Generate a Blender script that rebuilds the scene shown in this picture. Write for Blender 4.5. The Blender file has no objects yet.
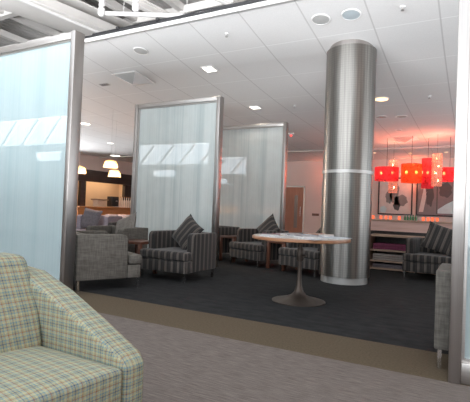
import bpy, bmesh, math, random
from mathutils import Vector, Matrix
random.seed(7)
PI = math.pi
S = bpy.context.scene
COL = S.collection

# ------------------------------------------------------------------ objects
def tag(o, label=None, cat=None, group=None, kind=None):
    if label: o['label'] = label
    if cat: o['category'] = cat
    if group: o['group'] = group
    if kind: o['kind'] = kind
    return o

def link(name, me, parent=None, loc=(0, 0, 0), rot=(0, 0, 0)):
    o = bpy.data.objects.new(name, me)
    COL.objects.link(o)
    o.location = loc
    o.rotation_euler = rot
    if parent: o.parent = parent
    return o

def empty(name, loc=(0, 0, 0), rz=0.0, label=None, cat=None, group=None):
    o = link(name, None, None, loc, (0, 0, rz))
    o.empty_display_size = .1
    return tag(o, label, cat, group)

def obj(name, bm, mat, parent=None, loc=(0, 0, 0), rot=(0, 0, 0), smooth=False, bevel=0, seg=2, sub=0):
    bmesh.ops.recalc_face_normals(bm, faces=bm.faces)
    me = bpy.data.meshes.new(name)
    bm.to_mesh(me); bm.free()
    for m in (mat if isinstance(mat, (list, tuple)) else [mat]): me.materials.append(m)
    o = link(name, me, parent, loc, rot)
    if bevel:
        b = o.modifiers.new('bevel', 'BEVEL'); b.width = bevel; b.segments = seg; b.limit_method = 'ANGLE'; b.angle_limit = .6
        smooth = True
    if sub:
        s = o.modifiers.new('sub', 'SUBSURF'); s.levels = sub; s.render_levels = sub
        smooth = True
    if smooth:
        for p in me.polygons: p.use_smooth = True
        if not sub:
            me.set_sharp_from_angle(angle=.7) if not bevel else None
    return o

def copy_tree(o, parent=None):
    c = o.copy(); COL.objects.link(c)
    if parent: c.parent = parent
    for ch in list(o.children): copy_tree(ch, c)
    return c

def structure(o): o['kind'] = 'structure'; return o

# ------------------------------------------------------------------ shapes
def BM(): return bmesh.new()

def box(bm, x0, x1, y0, y1, z0, z1, M=None, mi=0):
    vs = [bm.verts.new(v) for v in ((x0, y0, z0), (x1, y0, z0), (x1, y1, z0), (x0, y1, z0), (x0, y0, z1), (x1, y0, z1), (x1, y1, z1), (x0, y1, z1))]
    if M is not None:
        for v in vs: v.co = M @ v.co
    for f in ((0, 1, 2, 3), (4, 5, 6, 7), (0, 1, 5, 4), (1, 2, 6, 5), (2, 3, 7, 6), (3, 0, 4, 7)):
        bm.faces.new([vs[i] for i in f]).material_index = mi
    return bm

def bx(*a, **k): return box(BM(), *a, **k)

def lathe(bm, prof, seg=32, mi=0, cx=0, cy=0, cap=True):
    rings = []
    for r, z in prof:
        if r < 1e-5: rings.append([bm.verts.new((cx, cy, z))])
        else: rings.append([bm.verts.new((cx + r * math.cos(2 * PI * i / seg), cy + r * math.sin(2 * PI * i / seg), z)) for i in range(seg)])
    for a, b in zip(rings, rings[1:]):
        for i in range(seg):
            j = (i + 1) % seg
            if len(a) == 1 and len(b) == 1: continue
            if len(a) == 1: f = (a[0], b[j], b[i])
            elif len(b) == 1: f = (a[i], a[j], b[0])
            else: f = (a[i], a[j], b[j], b[i])
            bm.faces.new(f).material_index = mi
    if cap:
        for r in (rings[0], rings[-1]):
            if len(r) > 1: bm.faces.new(r).material_index = mi
    return bm

def tube(bm, pts, r, seg=8, mi=0):
    pts = [Vector(p) for p in pts]; rings = []
    for i, p in enumerate(pts):
        t = (pts[min(i + 1, len(pts) - 1)] - pts[max(i - 1, 0)]).normalized()
        up = Vector((0, 0, 1)) if abs(t.z) < .9 else Vector((1, 0, 0))
        a = t.cross(up).normalized(); b = t.cross(a)
        rings.append([bm.verts.new(p + a * (r * math.cos(2 * PI * k / seg)) + b * (r * math.sin(2 * PI * k / seg))) for k in range(seg)])
    for A, B in zip(rings, rings[1:]):
        for k in range(seg):
            bm.faces.new((A[k], A[(k + 1) % seg], B[(k + 1) % seg], B[k])).material_index = mi
    bm.faces.new(rings[0]).material_index = mi; bm.faces.new(rings[-1]).material_index = mi
    return bm

def loft(bm, sections, mi=0):
    rs = [[bm.verts.new(p) for p in s] for s in sections]
    n = len(rs[0])
    for A, B in zip(rs, rs[1:]):
        for k in range(n): bm.faces.new((A[k], A[(k + 1) % n], B[(k + 1) % n], B[k])).material_index = mi
    bm.faces.new(rs[0]).material_index = mi; bm.faces.new(rs[-1]).material_index = mi
    return bm

def pillow(s=.46, t=.15, n=14):
    """square scatter cushion standing in the XZ plane, pointed corners"""
    bm = BM(); g = {}
    for side in (-1, 1):
        for i in range(n + 1):
            for j in range(n + 1):
                u = 2 * i / n - 1; v = 2 * j / n - 1
                edge = (i in (0, n)) or (j in (0, n))
                if edge and side == 1: g[(1, i, j)] = g[(-1, i, j)]; continue
                pin = 1 - .07 * (1 - u * u) * abs(v) ** 3 - .07 * (1 - v * v) * abs(u) ** 3
                th = (max(0, 1 - u ** 4) * max(0, 1 - v ** 4)) ** .55
                g[(side, i, j)] = bm.verts.new((u * s / 2 * (1 - .09 * (1 - v * v)), side * t / 2 * th, v * s / 2 * (1 - .09 * (1 - u * u))))
        for i in range(n):
            for j in range(n):
                bm.faces.new((g[(side, i, j)], g[(side, i + 1, j)], g[(side, i + 1, j + 1)], g[(side, i, j + 1)]))
    return bm

# ------------------------------------------------------------------ materials
class NT:
    def __init__(s, name):
        s.m = bpy.data.materials.new(name); s.m.use_nodes = True
        s.t = s.m.node_tree; s.n = s.t.nodes; s.n.clear()
        s.out = s.n.new('ShaderNodeOutputMaterial')
    def add(s, typ, ins=None, **kw):
        nd = s.n.new(typ)
        for k, v in kw.items(): setattr(nd, k, v)
        for k, v in (ins or {}).items(): s.set(nd.inputs[k], v)
        return nd
    def set(s, sock, v):
        if isinstance(v, bpy.types.NodeSocket): s.t.links.new(v, sock)
        elif isinstance(v, bpy.types.Node): s.t.links.new(v.outputs[0], sock)
        else:
            if isinstance(v, (tuple, list)) and len(v) == 3 and sock.type == 'RGBA': v = (*v, 1)
            sock.default_value = v
    def math(s, op, a, b=None, c=None):
        nd = s.n.new('ShaderNodeMath'); nd.operation = op
        s.set(nd.inputs[0], a)
        if b is not None: s.set(nd.inputs[1], b)
        if c is not None: s.set(nd.inputs[2], c)
        return nd.outputs[0]
    def mix(s, f, a, b, blend='MIX'):
        nd = s.n.new('ShaderNodeMix'); nd.data_type = 'RGBA'; nd.blend_type = blend
        s.set(nd.inputs[0], f); s.set(nd.inputs[6], a); s.set(nd.inputs[7], b)
        return nd.outputs[2]
    def mixf(s, f, a, b):
        nd = s.n.new('ShaderNodeMix'); s.set(nd.inputs[0], f); s.set(nd.inputs[2], a); s.set(nd.inputs[3], b)
        return nd.outputs[0]
    def coord(s, which='Object'): return s.add('ShaderNodeTexCoord').outputs[which]
    def xyz(s, v): return s.add('ShaderNodeSeparateXYZ', {0: v}).outputs
    def noise(s, vec, scale, detail=3, rough=.5):
        return s.add('ShaderNodeTexNoise', {'Vector': vec, 'Scale': scale, 'Detail': detail, 'Roughness': rough}).outputs[0]
    def mapping(s, vec, scale=(1, 1, 1), rot=(0, 0, 0), loc=(0, 0, 0)):
        return s.add('ShaderNodeMapping', {'Vector': vec, 'Scale': scale, 'Rotation': rot, 'Location': loc}).outputs[0]
    def ramp(s, f, stops, interp='LINEAR'):
        nd = s.n.new('ShaderNodeValToRGB'); nd.color_ramp.interpolation = interp
        el = nd.color_ramp.elements
        while len(el) < len(stops): el.new(.5)
        for e, (p, c) in zip(el, stops):
            e.position = p; e.color = (*c, 1) if len(c) == 3 else c
        s.set(nd.inputs[0], f)
        return nd.outputs[0]
    def bump(s, h, strength=.3, dist=.01):
        return s.add('ShaderNodeBump', {'Height': h, 'Strength': strength, 'Distance': dist}).outputs[0]
    def bsdf(s, color, rough=.6, metal=0, normal=None, **kw):
        p = s.add('ShaderNodeBsdfPrincipled', {'Base Color': color, 'Roughness': rough, 'Metallic': metal})
        if normal is not None: s.set(p.inputs['Normal'], normal)
        for k, v in kw.items(): s.set(p.inputs[k.replace('_', ' ')], v)
        return p
    def done(s, sh):
        s.t.links.new(sh.outputs[0] if isinstance(sh, bpy.types.Node) else sh, s.out.inputs[0]); return s.m

def plain(name, c, rough=.6, metal=0, var=.06, scale=8):
    t = NT(name); n = t.noise(t.coord(), scale)
    d = tuple(max(0, v * (1 - var)) for v in c); l = tuple(min(1, v * (1 + var)) for v in c)
    return t.done(t.bsdf(t.ramp(n, [(.3, d), (.7, l)]), rough, metal))

def brushed(name, c, rough=.32, axis='z', fine=260):
    t = NT(name); sc = {'x': (1, fine, fine), 'y': (fine, 1, fine), 'z': (fine, fine, 1)}[axis]
    n = t.noise(t.mapping(t.coord(), sc), 1, 2)
    col = t.ramp(n, [(.25, tuple(v * .82 for v in c)), (.75, c)])
    return t.done(t.bsdf(col, t.mixf(n, rough * .8, rough * 1.25), 1))

def emit(name, c, st):
    t = NT(name); return t.done(t.add('ShaderNodeEmission', {'Color': c, 'Strength': st}))

def wood(name, a, b, axis='x', rough=.4, scale=1.0):
    t = NT(name); sc = {'x': (1.2, 14, 14), 'y': (14, 1.2, 14), 'z': (14, 14, 1.2)}[axis]
    v = t.mapping(t.coord(), tuple(q * scale for q in sc))
    n = t.noise(v, 1.5, 5, .6)
    return t.done(t.bsdf(t.ramp(n, [(.28, a), (.72, b)]), rough))

def planar(t, x_from='y'):
    """box-mapped u, v picked by the face normal, in object space"""
    co = t.xyz(t.coord()); nr = t.xyz(t.coord('Normal'))
    ax = t.math('GREATER_THAN', t.math('ABSOLUTE', nr[0]), .66)
    az = t.math('GREATER_THAN', t.math('ABSOLUTE', nr[2]), .6)
    return t.mixf(ax, co[0], co[1]), t.mixf(az, co[2], co[1])

def striped_fabric(name):
    t = NT(name); u, v = planar(t)
    ph = t.math('FRACT', t.math('MULTIPLY', u, 1 / .105))
    D = (.012, .010, .009); M_ = (.036, .030, .027); L = (.118, .096, .083); G = (.062, .050, .044)
    c = t.ramp(ph, [(0, D), (.16, M_), (.24, D), (.40, G), (.48, L), (.62, G), (.68, L), (.76, M_), (.84, D)], 'CONSTANT')
    n = t.noise(t.mapping(t.coord(), (60, 60, 60)), 1, 3)
    c = t.mix(.35, c, t.ramp(n, [(.3, (.0, .0, .0)), (.7, (.24, .22, .2))]), 'OVERLAY')
    return t.done(t.bsdf(c, .85, 0, t.bump(n, .3, .003), Sheen_Weight=.12))

def woven_fabric(name, a, b, sc=70, rough=.9):
    t = NT(name); co = t.coord()
    n1 = t.noise(t.mapping(co, (sc, sc, sc * .12)), 1, 3); n2 = t.noise(t.mapping(co, (sc * .12, sc * .12, sc)), 1, 3)
    f = t.math('MULTIPLY', t.math('ADD', n1, n2), .5)
    return t.done(t.bsdf(t.ramp(f, [(.36, a), (.64, b)]), rough, 0, t.bump(f, .3, .004)))

def plaid_fabric(name):
    t = NT(name); u, v = planar(t)
    base = (.225, .215, .135); pale = (.20, .23, .20)
    blue = (.03, .055, .115); org = (.22, .085, .03); aqua = (.11, .185, .20); lite = (.31, .29, .17)
    P = .058
    def lines(q, off):
        ph = t.math('FRACT', t.math('ADD', t.math('MULTIPLY', q, 1 / P), off))
        return t.ramp(ph, [(0, blue), (.07, base), (.20, aqua), (.30, lite), (.42, pale), (.50, org), (.57, base), (.68, lite), (.80, aqua), (.88, base)], 'CONSTANT')
    w = t.math('GREATER_THAN', t.math('FRACT', t.math('MULTIPLY', t.math('ADD', u, v), 160)), .5)
    c = t.mix(.5, lines(u, .1), lines(v, .35))
    n = t.noise(t.mapping(t.coord(), (220, 220, 220)), 1, 2)
    c = t.mix(.25, c, t.ramp(n, [(.3, (.2, .2, .2)), (.7, (.8, .8, .8))]), 'OVERLAY')
    return t.done(t.bsdf(c, .9, 0, t.bump(n, .25, .002)))

def frosted_glass(name, tint, see, dark):
    t = NT(name); co = t.coord()
    streak = t.noise(t.mapping(co, (7, 1, .12)), 1, 3, .6)
    fine = t.noise(t.mapping(co, (42, 1, .5)), 1, 2)
    etch = t.noise(t.mapping(co, (2.2, 1, 1.6), (0, .5, 0)), 1.4, 4, .65)
    col = t.ramp(t.math('ADD', t.math('MULTIPLY', streak, .6), t.math('MULTIPLY', fine, .4)), [(.34, dark), (.5, tint), (.68, tuple(min(1, v * 1.06) for v in tint))])
    dif = t.add('ShaderNodeBsdfDiffuse', {'Color': col}); tr = t.add('ShaderNodeBsdfTranslucent', {'Color': col})
    film = t.add('ShaderNodeMixShader', {0: .42, 1: dif.outputs[0], 2: tr.outputs[0]})
    tp = t.add('ShaderNodeBsdfTransparent', {'Color': (.86, .93, .95)})
    fac = t.ramp(etch, [(.35, (see,) * 3), (.75, (see * .72,) * 3)])
    body = t.add('ShaderNodeMixShader', {0: fac, 1: film.outputs[0], 2: tp.outputs[0]})
    gl = t.add('ShaderNodeBsdfGlossy', {'Color': (1, 1, 1), 'Roughness': .015})
    lw = t.add('ShaderNodeLayerWeight', {'Blend': .28})
    f = t.math('ADD', t.math('MULTIPLY', lw.outputs['Fresnel'], .75), .10)
    return t.done(t.add('ShaderNodeMixShader', {0: f, 1: body.outputs[0], 2: gl.outputs[0]}))

M = {}
M['steel'] = brushed('brushed_steel', (.46, .43, .41), .34)
M['steel_x'] = brushed('brushed_steel_rail', (.56, .53, .505), .34, 'x')
M['chrome'] = plain('polished_steel', (.66, .65, .64), .16, 1)
M['satin'] = plain('satin_steel', (.42, .41, .395), .4, .55)
M['glass'] = frosted_glass('frosted_aqua_glass', (.57, .69, .71), .16, (.50, .64, .67))
M['glass_pale'] = frosted_glass('frosted_pale_glass', (.88, .94, .93), .26, (.66, .76, .77))
M['stripe'] = striped_fabric('striped_velvet')
M['grey'] = woven_fabric('grey_weave', (.068, .060, .051), (.135, .122, .106))
M['grey_light'] = woven_fabric('grey_cushion_weave', (.13, .115, .10), (.22, .195, .175))
M['lavender'] = woven_fabric('lavender_weave', (.20, .17, .20), (.29, .25, .28))
M['purple'] = woven_fabric('purple_grey_weave', (.095, .08, .09), (.16, .14, .15))
M['black'] = woven_fabric('black_patterned_weave', (.010, .010, .010), (.055, .05, .05), 26)
M['plaid'] = plaid_fabric('plaid_weave')
M['redwood'] = wood('reddish_wood', (.075, .028, .017), (.14, .054, .032), 'x', .35)
M['redwood_z'] = wood('reddish_wood_leg', (.075, .028, .017), (.14, .054, .032), 'z', .35)
M['tablewood'] = wood('table_edge_wood', (.25, .11, .055), (.37, .18, .09), 'x', .35)
M['tabletop'] = plain('table_laminate', (.42, .36, .31), .35)
M['bronze'] = plain('dark_bronze', (.075, .058, .048), .45, .7)
M['doorwood'] = wood('door_veneer', (.24, .085, .045), (.33, .125, .065), 'z', .4)
M['darkwood'] = wood('dark_bar_wood', (.022, .014, .012), (.045, .028, .024), 'y', .4)
M['orangewood'] = wood('orange_bar_wood', (.46, .17, .055), (.60, .26, .10), 'y', .35)
M['palewood'] = wood('pale_rack_wood', (.26, .17, .12), (.38, .26, .19), 'x', .5)
M['pinkwood'] = wood('light_panel_wood', (.42, .26, .22), (.54, .35, .30), 'x', .5)
M['wall'] = plain('painted_wall', (.62, .50, .455), .85, 0, .02, 2)
M['wall_bar'] = plain('bar_wall', (.62, .48, .36), .85, 0, .03, 2)
M['white'] = plain('white_paint', (.78, .77, .76), .6, 0, .02)
M['struct_white'] = plain('structure_paint', (.70, .68, .655), .55, 0, .04, 3)
M['deck'] = plain('deck_paint', (.50, .485, .47), .6, 0, .06, 3)
M['blackpl'] = plain('black_plastic', (.018, .018, .02), .5)
M['darkgrey'] = plain('dark_grey_plastic', (.10, .10, .11), .5)
M['greypl'] = plain('speaker_grille_grey', (.43, .43, .42), .7)
M['bluepl'] = plain('speaker_grille_blue', (.44, .50, .53), .7)
M['paper'] = plain('magazine_paper', (.72, .71, .70), .7, 0, .05, 30)
M['green'] = plain('green_glass', (.02, .12, .03), .2)
M['vision'] = plain('door_vision_glass', (.20, .16, .14), .2)

def ceiling_mat():
    t = NT('ceiling_tiles'); co = t.coord(); x, y, z = t.xyz(co)
    def line(q, off, p, w):
        f = t.math('FRACT', t.math('MULTIPLY', t.math('SUBTRACT', q, off), 1 / p))
        d = t.math('ABSOLUTE', t.math('SUBTRACT', f, .5))
        return t.math('GREATER_THAN', d, .5 - w / p / 2)
    n = t.noise(co, 60, 4, .7)
    base = t.ramp(n, [(.3, (.70, .695, .69)), (.7, (.76, .755, .75))])
    c = t.mix(line(y, 6.2, 1.10, .016), base, (.86, .86, .855))
    c = t.mix(line(x, -.44, .83, .020), c, (.56, .55, .545))
    return t.done(t.bsdf(c, .85, 0, t.bump(n, .15, .003)))
M['ceiling'] = ceiling_mat()

def carpet(name, a, b, sc, rough=.95, hue=None):
    t = NT(name); co = t.coord()
    n1 = t.noise(t.mapping(co, sc), 1, 4, .65); n2 = t.noise(co, 180, 2)
    f = t.math('ADD', t.math('MULTIPLY', n1, .75), t.math('MULTIPLY', n2, .25))
    c = t.ramp(f, [(.36, a), (.64, b)])
    return t.done(t.bsdf(c, rough, 0, t.bump(f, .4, .006), Specular_IOR_Level=.15))
M['carpet_front'] = carpet('mauve_streaked_carpet', (.085, .070, .062), (.165, .138, .124), (9, 95, 1))
M['carpet_band'] = carpet('brown_carpet', (.066, .049, .031), (.098, .075, .050), (60, 60, 1))
M['carpet_dark'] = carpet('charcoal_carpet', (.011, .011, .0115), (.024, .024, .0245), (5, 12, 1))

def column_mat():
    t = NT('ribbed_steel_cladding'); co = t.coord(); x, y, z = t.xyz(co)
    th = t.math('ARCTAN2', y, x)
    comb = t.add('ShaderNodeCombineXYZ', {0: t.math('MULTIPLY', th, 9.0), 1: 0.0, 2: t.math('MULTIPLY', z, .35)})
    streak = t.noise(comb.outputs[0], 1.6, 4, .6)
    rib = t.math('SINE', t.math('MULTIPLY', z, 2 * PI / .034))
    col = t.ramp(streak, [(.3, (.17, .162, .150)), (.7, (.30, .287, .266))])
    col = t.mix(t.math('MULTIPLY', t.math('GREATER_THAN', rib, .35), .18), col, (.15, .14, .13))
    tg = t.add('ShaderNodeTangent'); tg.direction_type = 'RADIAL'; tg.axis = 'Z'
    p = t.bsdf(col, .34, 1, None, Anisotropic=.75, Anisotropic_Rotation=.25)
    t.set(p.inputs['Tangent'], tg.outputs[0])
    return t.done(p)
M['column'] = column_mat()

# ------------------------------------------------------------------ camera
cam = bpy.data.cameras.new('camera'); cam.sensor_width = 36; cam.lens = 440 / 470 * 36; cam.clip_end = 200
cam_o = link('camera', cam)
YAW, PITCH, ROLL, H = map(math.radians, (28.5, 1.15, 2.25, 0)); H = 1.02
fwd = Vector((-math.sin(YAW) * math.cos(PITCH), math.cos(YAW) * math.cos(PITCH), math.sin(PITCH)))
r0 = Vector((math.cos(YAW), math.sin(YAW), 0)); u0 = r0.cross(fwd)
r = r0 * math.cos(ROLL) + u0 * math.sin(ROLL); u = u0 * math.cos(ROLL) - r0 * math.sin(ROLL)
cam_o.matrix_world = Matrix(((r.x, u.x, -fwd.x, 0), (r.y, u.y, -fwd.y, 0), (r.z, u.z, -fwd.z, H), (0, 0, 0, 1)))
S.camera = cam_o

# ------------------------------------------------------------------ setting
XL, XR, YF, YB = -15.5, 5.0, -3.0, 18.0
structure(obj('floor', bx(-28, XR, YF, 3.08, -.10, 0), M['carpet_front']))
structure(obj('trim_1', bx(XL - .15, XR, 3.08, 3.70, -.10, 0), M['carpet_band']))
structure(obj('floor_lounge', bx(XL - 1.5, XR, 3.70, YB, -.10, 0), M['carpet_dark']))

K = 1.05   # ceiling height factor measured against the column
PROF = [(4.96, 3.63), (5.5, 3.54), (6.32, 3.42), (6.9, 3.355), (7.5, 3.30), (8.2, 3.25), (9, 3.21), (10, 3.18), (11, 3.16), (14, 3.14), (18.1, 3.12)]
PROF = [(y * K, H + (z - H) * K) for y, z in PROF]
YE = PROF[0][0]; ZE = PROF[0][1]
def cz(y):
    for (a, za), (b, zb) in zip(PROF, PROF[1:]):
        if y <= b: return za + (zb - za) * (y - a) / (b - a)
    return PROF[-1][1]
bm = BM()
lo = [[bm.verts.new((x, y, z)) for x in (-28, XR)] for y, z in PROF]
hi = [[bm.verts.new((x, y, z + .06)) for x in (-28, XR)] for y, z in PROF]
for g in (lo, hi):
    for A, B in zip(g, g[1:]): bm.faces.new((A[0], A[1], B[1], B[0]))
bm.faces.new((lo[0][0], lo[0][1], hi[0][1], hi[0][0])); bm.faces.new((lo[-1][0], lo[-1][1], hi[-1][1], hi[-1][0]))
for k in (0, 1): bm.faces.new([g[k] for g in lo] + [g[k] for g in reversed(hi)])
structure(obj('ceiling', bm, M['ceiling']))
structure(obj('trim_2', bx(-28, XR, YE - .03, YE, ZE - .035, ZE + .05), M['white']))
structure(obj('trim_3', bx(-28, XR, YE - .05, YE - .03, ZE + .02, ZE + .05), M['blackpl']))

structure(obj('wall_back', bx(XL, XR, YB, YB + .15, 0, 3.30), M['wall']))
bm = BM()
for y0, y1, z0, z1 in ((YF, 5.2, 0, 5.8), (16.5, YB, 0, 3.3), (5.2, 16.5, 0, .35), (5.2, 16.5, 3.0, 3.3), (5.2, 15, 3.3, 5.8)): box(bm, XR, XR + .15, y0, y1, z0, z1)
structure(obj('wall_right', bm, M['wall']))
bm = BM()
for i in range(8): box(bm, XR + .03, XR + .12, 5.2 + i * 1.6, 5.28 + i * 1.6, .35, 3.0)
box(bm, XR + .04, XR + .11, 5.2, 16.5, 1.05, 1.11)
structure(obj('added_window_right', bm, M['struct_white']))  # unseen window added in the right wall to let fill light in
# left wall above and either side of the bar recess
bm = BM(); box(bm, XL - .15, XL, 3.08, 5.2, 0, 5.3); box(bm, XL - .15, XL, 5.2, 12.6, 0, .35); box(bm, XL - .15, XL, 5.2, 12.6, 3.0, 5.3); box(bm, XL - .15, XL, 12.6, 13.4, 0, 3.30); box(bm, XL - .15, XL, 17.6, YB, 0, 3.30); box(bm, XL - .15, XL, 13.4, 17.6, 2.58, 3.30)
structure(obj('wall_left', bm, M['wall']))
bm = BM()
for i in range(6): box(bm, XL - .12, XL - .03, 5.2 + i * 1.464, 5.28 + i * 1.464, .35, 3.0)
box(bm, XL - .11, XL - .04, 5.2, 12.6, 1.05, 1.11)
structure(obj('added_window_left', bm, M['struct_white']))  # unseen window added in the left wall so the left ceiling gets light
structure(obj('wall_bar', bx(XL - 1.5, XL - 1.4, 12.9, 18.0, 0, 3.0), M['wall_bar']))
bm = BM(); box(bm, XL - 1.4, XL, 12.9, 13.0, 0, 3.0); box(bm, XL - 1.4, XL, 17.9, 18.0, 0, 3.0); box(bm, XL - 1.4, XL - .15, 12.9, 18.0, 2.7, 2.8)
structure(obj('wall_bar_side', bm, M['wall_bar']))

# roof deck of the hall, corrugated, with the skylight opening over the seat
bm = BM()
def deck(bm, x0, x1, y0, y1, z):
    p = .16; n = int((x1 - x0) / p)
    prof = []
    for i in range(n):
        x = x0 + i * p
        prof += [(x, z), (x + .05, z), (x + .08, z - .05), (x + .13, z - .05)]
    A = [bm.verts.new((x, y0, zz)) for x, zz in prof]; B = [bm.verts.new((x, y1, zz)) for x, zz in prof]
    for i in range(len(prof) - 1): bm.faces.new((A[i], A[i + 1], B[i + 1], B[i]))
deck(bm, -28, XR, 2.6, 15, 5.3)
structure(obj('ceiling_deck', bm, M['deck']))
bm = BM(); box(bm, -28, -8.5, YF, 2.6, 5.3, 5.4); box(bm, 3.0, XR, YF, 2.6, 5.3, 5.4)
structure(obj('ceiling_roof', bm, M['struct_white']))
bm = BM()
for i in range(6): box(bm, -8.6 + i * 2.3, -8.5 + i * 2.3, YF, 2.6, 5.25, 5.4)
for y in (YF, -.3, 2.5): box(bm, -8.5, 3, y, y + .1, 5.25, 5.4)
structure(obj('window_1', bm, M['struct_white']))
structure(obj('wall_plenum', bx(-28, XR, 15, 15.1, 3.2, 5.4), M['deck']))
structure(obj('wall_hall_side', bx(-28, XL - .15, 3.08, 3.2, 0, 5.4), M['white']))
structure(obj('wall_hall', bx(-28.1, -28, YF, 3.2, 0, 5.4), M['white']))

# wall behind the viewpoint: big window, clerestory strip far left, small high light
bm = BM()
W = [(-28, -9.6, 0, 2.42), (-28, -13.2, 2.42, 2.72), (-12.0, -9.6, 2.42, 2.72), (-28, -9.6, 2.72, 2.98), (-28, -9.6, 3.9, 5.4), (-9.6, -8, 0, 5.4), (-8, XR, 0, .5), (-8, XR, 4.7, 5.4), (4.2, XR, .5, 4.7)]
for a, b, c, d in W: box(bm, a, b, YF - .2, YF, c, d)
structure(obj('wall_front', bm, M['white']))
bm = BM()
for i in range(9): box(bm, -8 + i * 1.52, -7.92 + i * 1.52, YF - .15, YF - .05, .5, 4.7)
structure(obj('window_2', bm, M['struct_white']))
bm = BM()
for i in range(16):
    x = -27.5 + i * 1.15
    Mx = Matrix.Translation((x, YF - .1, 3.44)) @ Matrix.Rotation(.75, 4, 'Y')
    box(bm, -.05, .05, -.04, .04, -.58, .58, Mx)
structure(obj('window_3', bm, M['struct_white']))

# ------------------------------------------------------------------ overhead steelwork
def beam(name, a, b, w, h, label, m=M['struct_white']):
    a, b = Vector(a), Vector(b); L = (b - a).length; d = (b - a).normalized()
    bm = BM(); t = .03
    box(bm, 0, L, -w / 2, w / 2, 0, t); box(bm, 0, L, -w / 2, w / 2, h - t, h); box(bm, 0, L, -.02, .02, t, h - t)
    box(bm, 0, L, -w / 2 + .05, -w / 2 + .07, t, h * .55)
    q = d.to_track_quat('X', 'Z')
    o = obj(name, bm, m, None, a, q.to_euler(), bevel=.006)
    return tag(o, label, 'beam')
beam('steel_beam', (-7.25, 3.4, 4.40), (-6.45, 8.0, 4.40), .80, .36, 'wide pale steel beam running back over the top left corner above the left glass panel')
beam('steel_beam', (-5.35, 5.3, 4.52), (-4.75, 9.5, 4.52), .12, .16, 'slim pale steel beam above the ceiling edge, right of the wide beam')
bm = BM()
for i in range(9): box(bm, -13.5 + i * 1.18, -13.38 + i * 1.18, 3.4, 12, 4.90, 5.04)
for y in (4.2, 5.6, 7.0, 8.4, 9.8): box(bm, -13.5, -4.0, y, y + .13, 4.86, 5.01)
tag(obj('purlin_grid', bm, M['struct_white']), 'pale painted purlin grid under the dark roof deck above the left glass panel', 'roof framing')
def pipe(a, b, r, label, rods=True, name='conduit_pipe', m=M['white']):
    bm = tube(BM(), [a, b], r, 10)
    for f in (.2, .8) if rods else ():                      # threaded rods up to the deck carry the pipe
        q = Vector(a).lerp(Vector(b), f); tube(bm, [q, (q.x, q.y, 5.245)], .006, 6)
    return tag(obj(name, bm, m, smooth=True), label, 'pipe')
pipe((-5.85, 5.60, 4.40), (-4.2, 6.46, 4.40), .04, 'thick white pipe crossing just above the ceiling edge at the upper left')
pipe((-6.75, 4.2, 4.37), (-6.3, 7.9, 4.37), .03, 'thin white pipe running under the wide steel beam', False)
pipe((-4.1, 6.2, 4.66), (-3.2, 9.0, 4.78), .035, 'white pipe crossing the corrugated deck above the ceiling edge, right of the thick pipe')
def hangers(x, y, label):
    r_ = empty('pipe_hanger', (x, y, 4.05), 0, label, 'hanger', 'pipe hangers above the ceiling edge')
    obj('rod', tube(BM(), [(0, 0, .1), (0, 0, 1.2)], .012, 8), M['white'], r_)
    obj('clamp', lathe(BM(), [(.03, 0), (.06, .03), (.06, .12), (.03, .15)], 12), M['white'], r_, smooth=True)
    obj('bracket', bx(-.05, .05, -.02, .02, .16, .3), M['white'], r_, bevel=.005)
hangers(-5.35, 5.1, 'white pipe hanger with clamp beside the wide steel beam, left one of two')
hangers(-4.72, 5.2, 'white pipe hanger with clamp near the thick white pipe, right one of two')
bm = tube(BM(), [(-5.6 + i * .35, YE - .04 + .01 * math.sin(i * 1.7), ZE + .065 + .006 * math.sin(i * 2.3)) for i in range(16)], .012, 6)
for x in (-5.05, -4.25): lathe(bm, [(.0, ZE + .03), (.035, ZE + .05), (.035, ZE + .09), (.0, ZE + .11)], 8, cx=x, cy=YE - .04)
tag(obj('power_cable', bm, M['blackpl']), 'black cable with clips running along the top of the white ceiling edge', 'cable')

# ------------------------------------------------------------------ glass screens
def screen(x0, w, y, gm, label, hgt=3.0):
    t = .07; d = .14
    r_ = empty('glass_partition', (x0, y, 0), 0, label, 'glass screen', )
    for x in (0, w - t): obj('post', bx(x, x + t, -d / 2, d / 2, 0, hgt), M['steel'], r_, bevel=.004)
    obj('top_rail', bx(t, w - t, -d / 2 + .02, d / 2 - .02, hgt - .075, hgt), M['steel_x'], r_, bevel=.004)
    obj('bottom_rail', bx(t, w - t, -d / 2 + .01, d / 2 - .01, .0, .13), M['steel_x'], r_, bevel=.004)
    gp_ = obj('glass_pane', bx(t + .018, w - t - .018, -.006, .006, .148, hgt - .093), gm, r_)
    fr = BM()
    for x in (t, w - t - .018): box(fr, x, x + .018, -.03, .03, .13, hgt - .075)
    box(fr, t + .018, w - t - .018, -.03, .03, hgt - .093, hgt - .075); box(fr, t + .018, w - t - .018, -.03, .03, .13, .148)
    obj('glazing_bead', fr, M['steel_x'], gp_)
    return r_
screen(-6.09, 2.12, 3.48, M['glass'], 'large frosted aqua glass screen in a steel frame behind the plaid armchair', 2.965)
screen(-.115, 2.12, 3.15, M['glass'], 'frosted glass screen cut off by the right edge of the photo, its steel post in view')
screen(-5.86, 1.93, 6.62, M['glass_pale'], 'pale frosted glass screen standing right behind the nearest striped armchair')
screen(-5.72, 2.05, 9.05, M['glass_pale'], 'pale frosted glass screen farther back, its left half hidden by another screen')

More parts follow.
